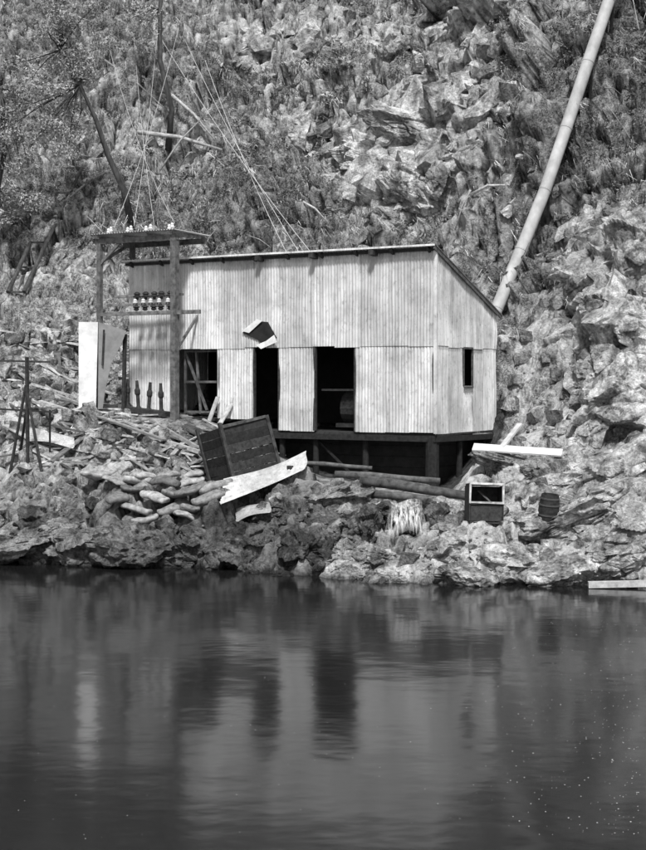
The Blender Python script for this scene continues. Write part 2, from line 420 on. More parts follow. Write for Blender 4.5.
# ------------------------------------------------------------------ insulator tower
tw=empty('insulator_tower')
w=MB(); TT=8.03; n0=-1.02
for t in (6.95,9.42):
    p=S(t,n0,0); w.beam(g(p.x,p.y,-.2),S(t,n0,TT-.05),.17 if t<7 else .12,.17 if t<7 else .12,.5)
p=S(9.3,.2,0); w.beam(g(p.x,p.y,-.2),S(9.3,.25,TT-.05),.12,.12,.4)
w.beam(S(6.85,n0,TT-.13),S(9.55,n0,TT-.13),.1,.14,.6); w.beam(S(6.85,.25,TT-.13),S(9.6,.25,TT-.13),.1,.14,.5)
for t in (7.0,7.8,8.6,9.4): w.beam(S(t,n0-.1,TT-.03),S(t,.3,TT-.03),.06,.08)
w.beam(S(9.42,n0,TT-.75),S(8.7,n0,TT-.15),.06,.08,.6); w.beam(S(9.42,n0,TT-.7),S(9.35,.1,TT-.15),.06,.08,.6)
w.beam(S(6.15,n0,5.95),S(9.5,n0,5.95),.08,.1,.6)
w.beam(S(7.05,n0+.2,6.2),S(9.3,n0+.2,6.2),.12,.06,.7); w.beam(S(7.05,n0+.5,6.45),S(9.3,n0+.5,6.45),.1,.06,.7)
w.beam(S(6.95,n0,4.9),S(6.95,0,5.9),.05,.07,.6)
w.obj('frame',m_wood,tw)
w=MB(); vs=[];fs=[]
n=180
for i in range(n+1):
    t=6.78+2.8*i/n; o=.012*math.sin(2*math.pi*t/.085); vs+=[S(t,n0-.22,TT+.05+o),S(t,.35,TT+.02+o)]
for i in range(n): fs.append((2*i,2*i+2,2*i+3,2*i+1))
w.add(vs,fs,.8); w.obj('roof',m_iron,tw)
bell=[(.02,0),(.025,.05),(.06,.06),(.065,.09),(.035,.12),(.05,.14),(.045,.17),(.02,.2)]
w=MB()
for k in range(8):
    t=6.95+.33*k+random.uniform(-.05,.05); p=S(t,n0-.1+.25*(k%2),TT+.06); w.lathe(p,[(r*.85,z*.85) for r,z in bell],10,random.uniform(.8,1.1),(random.uniform(-.1,.1),0,1))
for k in range(5):
    t=7.25+.27*k+random.uniform(-.03,.03); w.lathe(S(t,n0+.12,6.18),[(r*1.1,z*.8) for r,z in bell],10,.9)
w.obj('porcelain_insulators',m_porc,tw)
w=MB()
for k in range(5):
    t=7.3+.27*k+random.uniform(-.03,.03); w.lathe(S(t,n0+.3,6.32),[(r*1.8,z*1.1) for r,z in bell],10)
    w.lathe(S(t-.13,n0+.1,6.2),[(r*1.5,-z*.9) for r,z in bell],10)
w.obj('dark_insulators',m_brown,tw)
sw=empty('switch_rack'); w=MB()
for k in range(4):
    p=S(7.6+.36*k+random.uniform(-.04,.04),-.75,0); b0=g(p.x,p.y)
    w.lathe(b0+Vector((0,0,.05)),[(.075,0),(.085,.1),(.05,.18),(.05,.45),(.075,.5),(.075,.6),(.05,.65),(.04,.85)],10,1,(random.uniform(-.08,.08),0,1))
a=S(7.35,-.75,0);c_=S(8.8,-.75,0); w.beam(g(a.x,a.y,.1),g(c_.x,c_.y,.1),.3,.14)
w.obj('switch_pots',m_wdark,sw)
# ------------------------------------------------------------------ white cabinet left of tower
cab=empty('white_cabinet')
A=seen(88,409)
if A.y>39: A=g(pos(88,408,37).x,37)
zt=CAMZ+(380-322)*A.y/F
ux=Vector((1,.15,0)).normalized(); uy=Vector((-.15,1,0)).normalized()
w=MB(); x0=A-ux*.24
vs=[x0+Vector((0,0,-.1)),x0+ux*.44+Vector((0,0,-.1)),Vector((x0.x,x0.y,zt))+ux*.5,Vector((x0.x,x0.y,zt))]
w.add(vs+[v_+uy*.07 for v_ in vs],[(0,1,2,3),(7,6,5,4),(1,5,6,2),(0,3,7,4),(3,2,6,7),(0,4,5,1)],1.1)
w.obj('front_panel',m_white,cab)
w=MB(); H=zt-A.z
prof=[(0,0),(.02,H),(.74,H-.22),(.62,H-.55),(.34,H-1.1),(.2,H*.25),(.12,0)]
B0=x0+ux*.5
vs=[B0+ux*p[0]*1.0+uy*.12*(p[0])+Vector((0,0,p[1])) for p in prof]; n=len(vs)
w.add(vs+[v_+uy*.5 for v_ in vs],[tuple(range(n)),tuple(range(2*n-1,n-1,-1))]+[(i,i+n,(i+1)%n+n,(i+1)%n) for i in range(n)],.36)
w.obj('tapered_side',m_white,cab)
w=MB(); w.beam(B0+Vector((.12,-.02,H*.5)),B0+Vector((.16,-.02,H-.2)),.05,.02)
w.beam(B0+ux*.62+Vector((0,.3,0)),B0+ux*.66+Vector((0,.3,H-.3)),.08,.08)
w.obj('bracket',m_wdark,cab)

# ------------------------------------------------------------------ big wooden crate
cr=empty('wooden_crate')
o=pos(241,474,33.0); o=Vector((o.x,o.y,max(g(o.x,o.y).z-.03,o.z-.1)))
R=Matrix.Rotation(math.radians(33),4,'Z')@Matrix.Rotation(math.radians(-11),4,'Y')@Matrix.Rotation(math.radians(-10),4,'X')
M=Matrix.Translation(o+Vector((.1,.25,-.02)))@R
w=MB(); w2=MB()
Lx,Ly,Hz=1.22,1.15,1.30
def cb(mb,a,b_,wd,ht,tone=1,up=(0,0,1)):
    mb.beam(M@Vector(a),M@Vector(b_),wd,ht,tone,up=(M.to_3x3()@Vector(up)),jit=.008)
for k in range(6):
    z=Hz*(k+.5)/6; hh=Hz/6-.016
    to=random.uniform(.4,1.1)
    cb(w,(-Lx/2,-Ly/2,z),(Lx/2,-Ly/2,z),.03,hh,to); cb(w,(-Lx/2,Ly/2,z),(Lx/2,Ly/2,z),.03,hh,to)
    cb(w,(-Lx/2,-Ly/2,z),(-Lx/2,Ly/2,z),.03,hh,to); cb(w,(Lx/2,-Ly/2,z),(Lx/2,Ly/2,z),.03,hh,1.7*random.uniform(.7,1.4))
cb(w,(0,-Ly/2,.03),(0,Ly/2,.03),Lx,.04)
w.obj('boards',m_wdark,cr)
for sx in (-1,1):
    for sy in (-1,1): cb(w2,(sx*(Lx/2+.02),sy*(Ly/2+.02),0),(sx*(Lx/2+.02),sy*(Ly/2+.02),Hz+.14*random.random()),.08,.08,.2,up=(0,1,0))
for z in (.12,Hz-.05): cb(w2,(Lx/2+.035,-Ly/2,z),(Lx/2+.035,Ly/2,z),.04,.1,.7)
cb(w2,(-Lx/2,-Ly/2-.03,Hz),(Lx/2,-Ly/2-.03,Hz),.04,.07,.3)
cb(w2,(Lx/2+.035,0,.1),(Lx/2+.035,0,Hz),.08,.03,.6,up=(1,0,0))
w2.obj('battens',m_wood,cr)

# ------------------------------------------------------------------ loose corrugated sheets
def loose_sheet(name,p0,p1,width,curl,m,tone=1.2,side=Vector((0,1,.25)),lift=.1):
    p0=Vector(p0);p1=Vector(p1);d=p1-p0; side=side.normalized(); up=d.normalized().cross(side).normalized()
    if up.z<0: up=-up
    vs=[];fs=[];a,b_=30,60
    for i in range(a+1):
        s=i/a
        for j in range(b_+1):
            r=j/b_
            vs.append(p0+d*(s+.02*math.sin(r*5))+side*width*(r-.5)*(1-.25*s)+up*(lift+curl*math.sin(s*math.pi)+.014*math.sin(2*math.pi*r*width/.08)+.03*math.sin(4*s+2*r)))
    for i in range(a):
        for j in range(b_):
            k=i*(b_+1)+j; fs.append((k,k+1,k+b_+2,k+b_+1))
    w=MB(); w.add(vs,fs,tone); return w.obj(name,m,None,True)
loose_sheet('loose_iron_sheet',pos(222,492,31.9),pos(306,459,32.5),1.0,-.07,m_iron,.74,Vector((.1,.8,.5)),.0)
loose_sheet('loose_iron_sheet',seen(238,520,.15),seen(272,510,.2),.5,.05,m_iron,.65,Vector((0,.8,.5)))
loose_sheet('loose_iron_sheet',seen(30,438,.15),seen(75,446,.15),.6,.05,m_iron,.8,Vector((0,.8,.5)))
w=MB()
for u_ in (262,290):
    q=pos(u_,480 if u_<270 else 466,32.3); w.beam(g(q.x,q.y+.1,-.1),Vector((q.x,q.y+.1,q.z)),.12,.1)
w.obj('sheet_prop',m_wdark)

# ------------------------------------------------------------------ sandbags (slumped)
w=MB()
def bag(c,ang,l=.56,wd=.3,h=.17,tone=1,roll=0):
    nu,nv=16,12; vs=[];fs=[]
    E=Matrix.Rotation(ang,3,'Z')@Matrix.Rotation(roll,3,'Y'); ph=random.random()*9; sag=random.uniform(-.25,.35); bend=random.uniform(-.35,.35)
    def se(x,p): return math.copysign(abs(x)**p,x)
    for i in range(nv+1):
        th=math.pi*i/nv
        for j in range(nu):
            a=2*math.pi*j/nu
            x=l/2*se(math.cos(th),.6); y=wd/2*se(math.sin(th),.45)*se(math.cos(a),.8); z=h/2*se(math.sin(th),.5)*se(math.sin(a),.8)
            z+=.02*math.sin(9*x+ph)+.014*math.sin(17*y+ph)+.01*math.sin(31*x+9*y+ph)-sag*x*x; y+=bend*x*x+.014*math.sin(20*x+ph)
            vs.append(c+E@Vector((x,y,z))+Vector((0,0,h/2)))
    for i in range(nv):
        for j in range(nu): fs.append((i*nu+j,i*nu+(j+1)%nu,(i+1)*nu+(j+1)%nu,(i+1)*nu+j))
    w.add(vs,fs,tone)
for (u_,v_,an) in [(120,498,.3),(143,506,-.2),(168,508,-.1),(190,502,.3),(210,495,.5),(128,488,.2),(152,494,-.3),(174,494,-.2),(198,488,.2),(216,483,.6),(135,478,0.3),(160,482,-.3),(184,479,.3),(150,470,.5),(174,469,-.4),(150,514,-.2),(182,512,.3),(98,470,.8),(118,473,-.4),(198,472,.1)]:
    u_+=random.uniform(-7,7); v_+=random.uniform(-4,4)
    p=seen(u_,v_+5,.2); bag(p+Vector((0,0,-.04)),an+random.uniform(-.35,.35),random.uniform(.5,.9),random.uniform(.32,.46),random.uniform(.12,.21),random.uniform(.4,1.3),random.uniform(-.3,.3))
w.obj('sandbag_pile',m_bag,None,True)

# ------------------------------------------------------------------ boulders, slabs and rubble
def hull_proto(blocky):
    bm=bmesh.new()
    if blocky:
        for sx in (-1,1):
            for sy in (-1,1):
                for sz_ in (-1,1):
                    bm.verts.new((sx*random.uniform(.4,1.05),sy*random.uniform(.4,1.05),sz_*random.uniform(.35,1)))
        for j in range(6):
            d_=Vector(rng.normal(size=3)).normalized(); bm.verts.new(d_*random.uniform(.8,1.2))
    else:
        for j in range(20):
            d_=Vector(rng.normal(size=3)).normalized(); bm.verts.new((d_.x*random.uniform(.8,1.1),d_.y*random.uniform(.7,1),d_.z*random.uniform(.5,.8)))
    bmesh.ops.convex_hull(bm,input=bm.verts)
    bmesh.ops.delete(bm,geom=[x for x in bm.verts if not x.link_faces],context='VERTS')
    bmesh.ops.triangulate(bm,faces=bm.faces)
    if blocky:
        bmesh.ops.subdivide_edges(bm,edges=list(bm.edges),cuts=3,use_grid_fill=True)
        for v_ in bm.verts: v_.co*=1+random.uniform(-.07,.07)
    bm.verts.index_update(); r=([v_.co.copy() for v_ in bm.verts],[tuple(x.index for x in f_.verts) for f_ in bm.faces]); bm.free(); return r
protos=[hull_proto(False) for _ in range(12)]; blocks=[hull_proto(True) for _ in range(16)]
def rock(mb,p,s,tone=1,sz=(1,1,1),src=None,E=None):
    vs,fs=random.choice(src or protos); E=E or (Matrix.Rotation(random.uniform(0,6.3),3,'Z')@Matrix.Rotation(random.uniform(-.5,.5),3,'X'))
    mb.add([p+E@Vector((q.x*s*sz[0],q.y*s*sz[1],q.z*s*sz[2])) for q in vs],fs,tone)
w=MB()
for k in range(900):
    u_=random.uniform(-60,700); v_=random.uniform(430,588)
    if 285<u_<500 and v_<482: continue
    if 100<u_<222 and 462<v_<516: continue
    if 380<u_<432 and 495<v_<545: continue
    if u_>560 and random.random()<.6: continue
    p=seen(u_,v_)
    if p.y>38: continue
    s=.03+.22*random.random()**3
    rock(w,p,s,random.uniform(.5,1.4)*(.5 if 90<u_<330 and v_>505 else 1.0),src=random.choice([protos,blocks]))
for k in range(450):
    u_=random.uniform(-40,130); v_=random.uniform(325,440); p=seen(u_,v_)
    rock(w,p,.03+.25*random.random()**3,random.uniform(.6,1.5),src=blocks)
for k in range(120):
    u_=random.uniform(500,690); v_=random.uniform(330,470); p=seen(u_,v_)
    rock(w,p,.03+.25*random.random()**3,random.uniform(.6,1.4),src=blocks)
w.obj('bank_rubble',m_rock)
w=MB()
strat=Matrix.Rotation(math.radians(-32),3,'Y')@Matrix.Rotation(math.radians(18),3,'X')
patch=fbm(P*.45,4,91)
okk=(hill>.5)&(X>-17)&(X<14.3)&(Y<64)
cand=np.nonzero(okk&(patch+1.3*outc>.2))[0]
wts=np.clip(.4*patch[cand]+2.0*outc[cand]-.05,.03,2.0); wts/=wts.sum()
for i in rng.choice(cand,1150,p=wts):
    s=.06+.5*random.random()**2.8; s*=.55+.95*min(outc[i],1)
    E=strat@Matrix.Rotation(random.gauss(0,.6),3,'Z')@Matrix.Rotation(random.gauss(0,.45),3,'X')@Matrix.Rotation(random.gauss(0,.4),3,'Y')
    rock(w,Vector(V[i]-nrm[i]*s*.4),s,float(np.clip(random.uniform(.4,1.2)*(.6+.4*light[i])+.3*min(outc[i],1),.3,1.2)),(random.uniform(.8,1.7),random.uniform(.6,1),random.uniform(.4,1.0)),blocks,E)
w.obj('rock_outcrop',m_pale)
def boulder_into(mb,p,s,sc,seed,tone,sub=5,ang=0,rough=1.0):
    bm=bmesh.new(); bmesh.ops.create_icosphere(bm,subdivisions=sub,radius=1)
    V0=np.array([v_.co[:] for v_ in bm.verts])
    a,_=cells(V0*.9+seed*7.7,seed); b2,e2=cells(V0*2.3+seed*3.3,seed+9)
    r=1+rough*(.55*a+.2*b2-.05*np.clip(1-e2/.15,0,1))+.14*fbm(V0*2+seed,4,seed)+.04*fbm(V0*9+seed,3,seed+2)
    V1=V0*r[:,None]*np.array(sc)*s
    ca_,sa=math.cos(ang),math.sin(ang); V1=np.stack([V1[:,0]*ca_-V1[:,2]*sa,V1[:,1],V1[:,0]*sa+V1[:,2]*ca_],1)+np.array(p[:])
    bm.verts.index_update(); mb.add([tuple(x) for x in V1],[tuple(x.index for x in f_.verts) for f_ in bm.faces],tone); bm.free()
BL=[(585,520,.35,(1.3,1,.6),1.0),(140,540,.75,(1.3,1,.9),.5),(195,545,.6,(1.2,1,.9),.45),(92,545,.6,(1.2,1,.9),.6),(250,535,.6,(1.1,1,.9),.32),(305,545,.6,(1,1,.9),.35),(228,552,.5,(1,1,.9),.4),(275,510,.4,(1.3,1,.8),.45),(332,492,.5,(1.6,1,.6),.8),(350,522,.4,(1,1,.9),.6),(362,548,.5,(1.3,1,.8),.8),(35,532,.7,(1.5,1,.7),.8),(5,548,.6,(1.3,1,.7),.7),(60,552,.45,(1.4,1,.7),.6),(170,556,.45,(1.5,1,.7),.5),(372,518,.3,(.9,1,1.2),.35),(440,514,.3,(.9,1,1.1),.4),(458,522,.25,(1,1,1),.7),(515,462,.4,(2.0,.9,.5),.8),(545,465,.4,(1.3,.9,.7),.9),(335,170,.5,(.9,.8,1),1.0)]
for k,(u_,v_,s,sc,to) in enumerate(BL):
    p=seen(u_,v_); mb=MB(); boulder_into(mb,p-Vector((0,-.1,.15)),s,sc,k+3,to,5,random.uniform(-.4,.4)); mb.obj('boulder',m_rock)
PB=[(618,545,.75,(1.4,1,.7),1.0,.2),(645,520,1.0,(1.2,1,.9),1.0,.3),(600,500,.8,(1.5,1,.6),1.0,.35),(632,470,.9,(1.4,1,.7),1.1,.4),(590,455,.6,(1.4,1,.7),1.0,.3),(610,425,.8,(1.3,1,.8),1.15,.5),(640,395,1.1,(1.2,1,1),1.15,.5),(600,365,.7,(1.1,.8,1),.9,.7),(632,325,.9,(1.0,.8,1.2),1.05,.7),(600,300,.5,(1,.8,1.1),.9,.7),(645,250,.9,(1,.8,1.3),1.0,.6),(560,480,.45,(1.6,1,.6),1.0,.2),(458,542,.45,(1.5,1,.8),.95,.2),(505,558,.6,(1.5,1,.7),1.1,-.1),(560,568,.55,(1.5,1,.7),1.1,.1),(405,570,.5,(1.5,1,.6),1.0,.1),(350,568,.4,(1.3,1,.8),.9,0),(465,572,.45,(1.5,1,.7),1.05,-.1),(520,520,.45,(1.4,1,.7),1.0,.1),(375,552,.35,(1.3,1,.8),.9,0),
(380,155,1.15,(1.3,.8,.6),1.25,-.3),(412,185,1.05,(1.2,.8,.7),1.15,-.5),(446,178,.8,(1,.8,.8),.95,-.4),(408,128,1.0,(1.6,.8,.5),1.25,-.3),(352,200,.75,(1,.8,1),.9,-.4),(430,92,.7,(1.3,.8,.8),1.0,-.3),(390,215,.5,(1.2,.8,.7),.7,-.2),(435,150,.65,(1,.7,.9),1.1,-.5),(440,60,.7,(1,.7,1.2),1.0,.3)]
for k,(u_,v_,s,sc,to,an) in enumerate(PB):
    p=seen(u_,v_); mb=MB(); boulder_into(mb,p-Vector((0,-.08,.15)),s,sc,k+43,to,6 if s>.7 else 5,an,.85); mb.obj('boulder',m_pale)
w=MB()
for k in range(95):
    u_=random.uniform(-20,665); v_=random.uniform(508,586)
    if 378<u_<434 and v_<562: continue
    if 100<u_<222 and v_<524: continue
    p=seen(u_,v_); s=.12+.33*random.random()**1.6
    to=random.uniform(.35,.65) if u_<330 else random.uniform(.8,1.3)
    boulder_into(w,p-Vector((0,0,s*.3)),s,(random.uniform(.9,1.5),1,random.uniform(.6,1.0)),k+100,to,4,random.uniform(-.5,.5),.8)
w.obj('shore_rocks',m_rock)

# ------------------------------------------------------------------ timber debris
w=MB()
def plank(u1,v1,u2,v2,wd=.14,h=.04,tone=1,f=.08,mb=None):
    a=seen(u1,v1,f);c_=seen(u2,v2,f); (mb or w).beam(a,c_,wd,h,tone,jit=.01)
for k in range(180):
    u_=random.uniform(-10,215); v_=random.uniform(345,468)
    if u_>95 and v_<412: continue
    if u_>75 and v_<400: continue
    p=seen(u_,v_); an=random.choice([random.gauss(-.35,.25),random.gauss(.25,.2),random.uniform(-1.5,1.5)])
    L_=random.uniform(.4,1.9); q=g(p.x+math.cos(an)*L_,p.y+math.sin(an)*L_*.8)
    if abs(q.z-p.z)>L_*.8: continue
    w.beam(p+Vector((0,0,.06)),q+Vector((0,0,.08)),random.choice([.04,.07,.12,.18]),random.choice([.03,.05]),.25+2.1*random.random()**1.4,jit=.01)
for k in range(60):
    u_=random.uniform(180,330); v_=random.uniform(428,475); p=seen(u_,v_)
    if p.y>36: continue
    an=random.gauss(0,.6); L_=random.uniform(.3,1.0); q=g(p.x+math.cos(an)*L_,p.y+math.sin(an)*L_*.6)
    if abs(q.z-p.z)>L_*.7: continue
    w.beam(p+Vector((0,0,.05)),q+Vector((0,0,.07)),random.choice([.04,.07,.12]),.035,random.uniform(.3,1.6),jit=.01)
w.obj('timber_debris',m_wood)
w=MB()
plank(40,402,200,452,.12,.1,.9,.25); plank(55,395,150,430,.1,.08,.6,.2); plank(0,330,80,345,.25,.05,1,.2);plank(5,425,60,455,.2,.04,.9,.15)
plank(150,420,205,452,.1,.08,.5,.2); plank(20,385,70,400,.16,.04,1,.15); plank(95,415,165,440,.2,.04,.5,.15)
w.obj('long_planks',m_wood2)
w=MB()
p=S(6.0,-.45,0); q=g(p.x,p.y); w.beam(q,q+Vector((.35,.35,.62)),.16,.03)
p=S(6.25,-.5,0); q=g(p.x,p.y); w.beam(q,q+Vector((.22,.3,.66)),.12,.03,.8)
p=S(5.7,-.6,0); q=g(p.x,p.y,.05); w.beam(q,q+Vector((-.55,.1,.28)),.14,.03,.9)
w.obj('leaning_planks',m_wood2)
w=MB()
a=seen(473,448); a=pos(473,447,min(a.y-.2,33.2)); c_=pos(562,453,a.y-.5); w.beam(a,c_,.34,.04,1.0,up=(0,-.4,.9)); a=seen(498,452,.3); w.beam(a,pos(520,424,a.y+.7),.14,.05,.8)
w.obj('broad_plank',m_white)
w=MB(); a=Vector((5.35,28.25,.07)); w.beam(a,a+Vector((1.6,-.1,.05)),.16,.12,1); w.obj('driftwood_beam',m_wood2)
w=MB()
b0=seen(28,470); d=b0.y; top=pos(27,357,d)
w.beam(b0,top,.07,.07,1)
w.tube([g(*pos(10,470,d+.3).xy),pos(26,385,d)],[.04,.035],7); w.tube([g(*pos(42,470,d-.3).xy),pos(27,392,d)],[.04,.035],7); w.tube([g(*pos(20,470,d+1).xy),pos(28,400,d)],[.04,.03],7)
w.beam(pos(-30,360,d+.6),pos(50,362,d),.05,.05,1.3); w.beam(pos(-20,408,d+.2),pos(52,412,d),.05,.04,.8)
w.beam(g(*pos(50,465,d+.4).xy),pos(50,410,d),.05,.05,.8); w.beam(g(*pos(-25,465,d+.4).xy),pos(-25,358,d+.6),.05,.05,.8)
w.obj('timber_trestle',m_wdark)
w=MB()
for (u1,v1,u2,v2,r,D) in ((360,480,468,496,.12,32.4),(372,494,462,503,.09,32.0),(335,474,440,481,.08,32.9),(300,463,372,468,.05,33.2)):
    a=pos(u1,v1,D);c_=pos(u2,v2,D-.4)
    w.tube([a,a.lerp(c_,.33)+Vector((0,0,.02)),a.lerp(c_,.66),c_],[r,r*1.05,r*.95,r*.9],12,random.uniform(.25,.5),.03)
w.obj('log_beams',m_wood,None,True)

# ------------------------------------------------------------------ open crate and keg on the right bank
oc=empty('open_crate'); o=seen(487,524)
M=Matrix.Translation(o+Vector((0,.1,0)))@Matrix.Rotation(math.radians(6),4,'Z')@Matrix.Rotation(math.radians(-7),4,'X')@Matrix.Rotation(math.radians(2),4,'Y')
w=MB(); X0,Y0,Z0=.36,.5,.84
for sx in (-1,1): cb(w,(sx*X0,Y0/2,0.06),(sx*X0,Y0/2,Z0-.03),Y0,.03,1,up=(1,0,0))
cb(w,(-X0,Y0/2,.02),(X0,Y0/2,.02),Y0,.03); cb(w,(-X0,Y0/2,Z0),(X0,Y0/2,Z0),Y0,.03); cb(w,(0,Y0,.03),(0,Y0,Z0-.03),2*X0,.03,1,up=(0,1,0))
cb(w,(-X0,0.02,.42),(X0,0.02,.42),.05,.04); cb(w,(0,.03,.05),(0,.03,.42),2*X0-.05,.03,1,up=(0,1,0))
w.obj('boards',m_wdark,oc)
w=MB()
for sx in (-1,1): cb(w,(sx*X0,-.02,.42),(sx*X0,-.02,Z0),.04,.03,1.1,up=(0,1,0))
cb(w,(-X0,-.02,Z0),(X0,-.02,Z0),.03,.035,1.2); cb(w,(-X0,-.02,.44),(X0,-.02,.44),.03,.035,.9); cb(w,(.1,.1,.46),(-.1,.3,.7),.1,.02,.2)
w.obj('pale_rim',m_wood2,oc)
kg=empty('wooden_keg'); o=seen(547,527,.25)
ax=Vector((.08,-.1,1)).normalized()
w=MB(); w.lathe(o,[(.19,0),(.22,.2),(.23,.36),(.22,.52),(.19,.72),(.165,.72),(.16,.66)],16,.7,ax); w.obj('staves',m_wdark,kg)
w=MB()
for z,r in ((.12,.215),(.26,.232),(.48,.232),(.62,.212)): w.lathe(o+ax*z,[(r-.02,0),(r+.004,0),(r+.004,.035),(r-.02,.035)],16,.2,ax)
w.obj('hoops',m_pipe,kg)

# ------------------------------------------------------------------ tailrace waterfall
m,nt,b=mat('falling_water'); v=objco(nt,(13,6,.6)); a=noise(nt,1.7,4,.62,v,.15)
b.inputs['Base Color'].default_value=(.82,.82,.82,1); b.inputs['Roughness'].default_value=.6
nt.links.new(math_(nt,'MULTIPLY',ramp(nt,a,[(.43,.0),(.64,.85)]),attr(nt,'tone')),b.inputs['Alpha'])
w=MB(); bt=seen(406,538); D=bt.y-.3
for layer in range(2):
    vs=[];fs=[];tn=[]; nu,nv=60,24
    for j in range(nv+1):
        s=j/nv
        for i in range(nu+1):
            r=i/nu; u_=406+(r-.5)*(32+14*s)
            lip=501+2.5*math.sin(r*5+1)
            v_=lip+(34+3*math.sin(r*9+layer))*s
            vs.append(pos(u_,v_,D+.42*(1-s)**2-.06+.1*layer-.02*math.sin(r*40+layer*2)))
            edge=min(1,4*min(r,1-r))**.8; fade=1-.8*max(0,(s-.7)/.3)
            tn.append(edge*fade*(1.0 if layer==0 else .7)*(.45+.55*min(1,s*2.5)))
    for j in range(nv):
        for i in range(nu):
            k=j*(nu+1)+i; fs.append((k,k+1,k+nu+2,k+nu+1))
    o_=len(w.v); w.add(vs,fs,1); w.t[o_:]=tn
w.obj('waterfall',m,None,True)
w=MB()
for u_,v_,s,to in ((384,506,.2,.3),(430,506,.2,.3),(395,512,.22,.12),(408,514,.24,.12),(420,512,.22,.12),(400,526,.22,.12),(415,527,.22,.12)):
    boulder_into(w,pos(u_,v_+4,D+.55),s,(1.1,.9,.9),int(u_),to,4,0,.8)
w.obj('dark_niche_rocks',m_rock)  # rocks in a darker tone beside and behind the fall
m,nt,b=mat('foam'); v=objco(nt); a=noise(nt,14,4,.7,v); b.inputs['Base Color'].default_value=(.8,.8,.8,1)
nt.links.new(math_(nt,'MULTIPLY',ramp(nt,a,[(.4,0),(.58,.9)]),attr(nt,'tone')),b.inputs['Alpha'])
w=MB(); vs=[];fs=[];tn=[]
for j in range(9):
    for i in range(25):
        r=i/24; s=j/8; p=seen(380+54*r,530+14*s,.1); vs.append(p); tn.append((1-abs(2*r-1))**.5*(1-s)*.95)
for j in range(8):
    for i in range(24):
        k=j*25+i; fs.append((k,k+1,k+26,k+25))
w.add(vs,fs,1); w.t[:]=tn; w.obj('waterfall_foam',m,None,True)

# ------------------------------------------------------------------ penstock pipe
pk=empty('penstock_pipe')
line=[(636,-82),(609,0),(588,62),(566,128),(545,190),(521,250),(497,308),(493,320)]
ds=[seen(a,max(b_,-40)).y for a,b_ in line[1:6]]
vv=np.array([s[1] for s in line[1:6]]);sl,ic=np.polyfit(vv,ds,1); off=max(0,max((sl*v_+ic)-d_ for v_,d_ in zip(vv,ds)))+.25
pts=[pos(a,b_,min(sl*b_+ic-off,60)) for a,b_ in line]
w=MB(); w.tube(pts,[.175]*len(pts),20,1.0); w.obj('pipe',m_pipe,pk,True)
w=MB()
for i in range(1,len(pts)-1):
    d_=(pts[i+1]-pts[i]); w.lathe(pts[i],[(.165,-.02),(.185,-.02),(.185,.02),(.165,.02)],20,.9,d_)
w.obj('flange_joints',m_pipe,pk)
w=MB()
for i in range(1,len(pts)-1):
    p=pts[i]; gp=bvh.ray_cast(p,Vector((0,.5,-1)))[0]
    if gp and (gp-p).length<5: w.beam(p+Vector((-.1,0,-.1)),gp,.08,.08); w.beam(p+Vector((.1,0,-.1)),gp+Vector((.15,0,0)),.08,.08)
w.obj('trestle_supports',m_wdark,pk)

# ------------------------------------------------------------------ vegetation
def leaves(C,size,asp=.4):
    n=len(C); a=rng.normal(size=(n,3)); a/=np.linalg.norm(a,axis=1)[:,None]
    b2=rng.normal(size=(n,3)); b2=np.cross(a,b2); b2/=np.linalg.norm(b2,axis=1)[:,None]
    s=size[:,None]
    Vv=np.stack([C-a*s,C+b2*s*asp,C+a*s,C-b2*s*asp],1).reshape(-1,3)
    return Vv,np.arange(4*n).reshape(-1,4)
inside=(hill>.5)&(X>-17)&(X<14.3)&(Y<64)&(outc<.4)
ids=np.nonzero(inside)[0]
dens=fbm(P[ids]*.35,3,77)+.5*(1.1-light[ids])+.1*(X[ids]<-4)
ids=ids[dens>.06]
cs=[];sz=[];tn=[]
for i in rng.choice(ids,2000):
    r=rng.uniform(.12,.5); n=int(25+105*r)
    q=rng.normal(size=(n,3)); q/=np.linalg.norm(q,axis=1)[:,None]; q*=rng.uniform(.3,1,(n,1))*r*np.array([1.1,1.,.75])
    cs.append(V[i]+nrm[i]*r*.35+q); sz.append(rng.uniform(.025,.065,n)); tn.append(np.clip(rng.uniform(0,.8)**1.6+rng.uniform(-.15,.35,n),0,1))
C_=np.concatenate(cs); Vv,Ff=leaves(C_,np.concatenate(sz)); np_mesh('hillside_scrub',Vv,Ff,np.repeat(np.concatenate(tn),4),m_leaf)
pick=rng.choice(np.nonzero((hill>.4)&(X>-17)&(X<14.3)&(Y<64)&(outc<.45))[0],2800)
Vs=[];ts=[]
for i in pick:
    n=8; o=V[i]; L_=rng.uniform(.2,.55)
    lean=rng.normal(size=(n,3))*.35+np.array([rng.uniform(-.2,.35),-.55,-.25]); up=nrm[i]*.7
    base_=o+rng.normal(size=(n,3))*.07
    midp=base_+(up+lean*.4)*L_*.5; tip=base_+(up*.55+lean)*L_
    wv=np.array([.009,0,.004])
    Vs.append(np.stack([base_-wv,base_+wv,midp+wv,midp-wv, midp-wv,midp+wv,tip+wv*.2,tip-wv*.2],1).reshape(-1,3)); ts.append(np.full(n*8,rng.uniform(0,1)))
Vg=np.concatenate(Vs); np_mesh('hillside_grass',Vg,np.arange(len(Vg)).reshape(-1,4),np.concatenate(ts),m_grass)

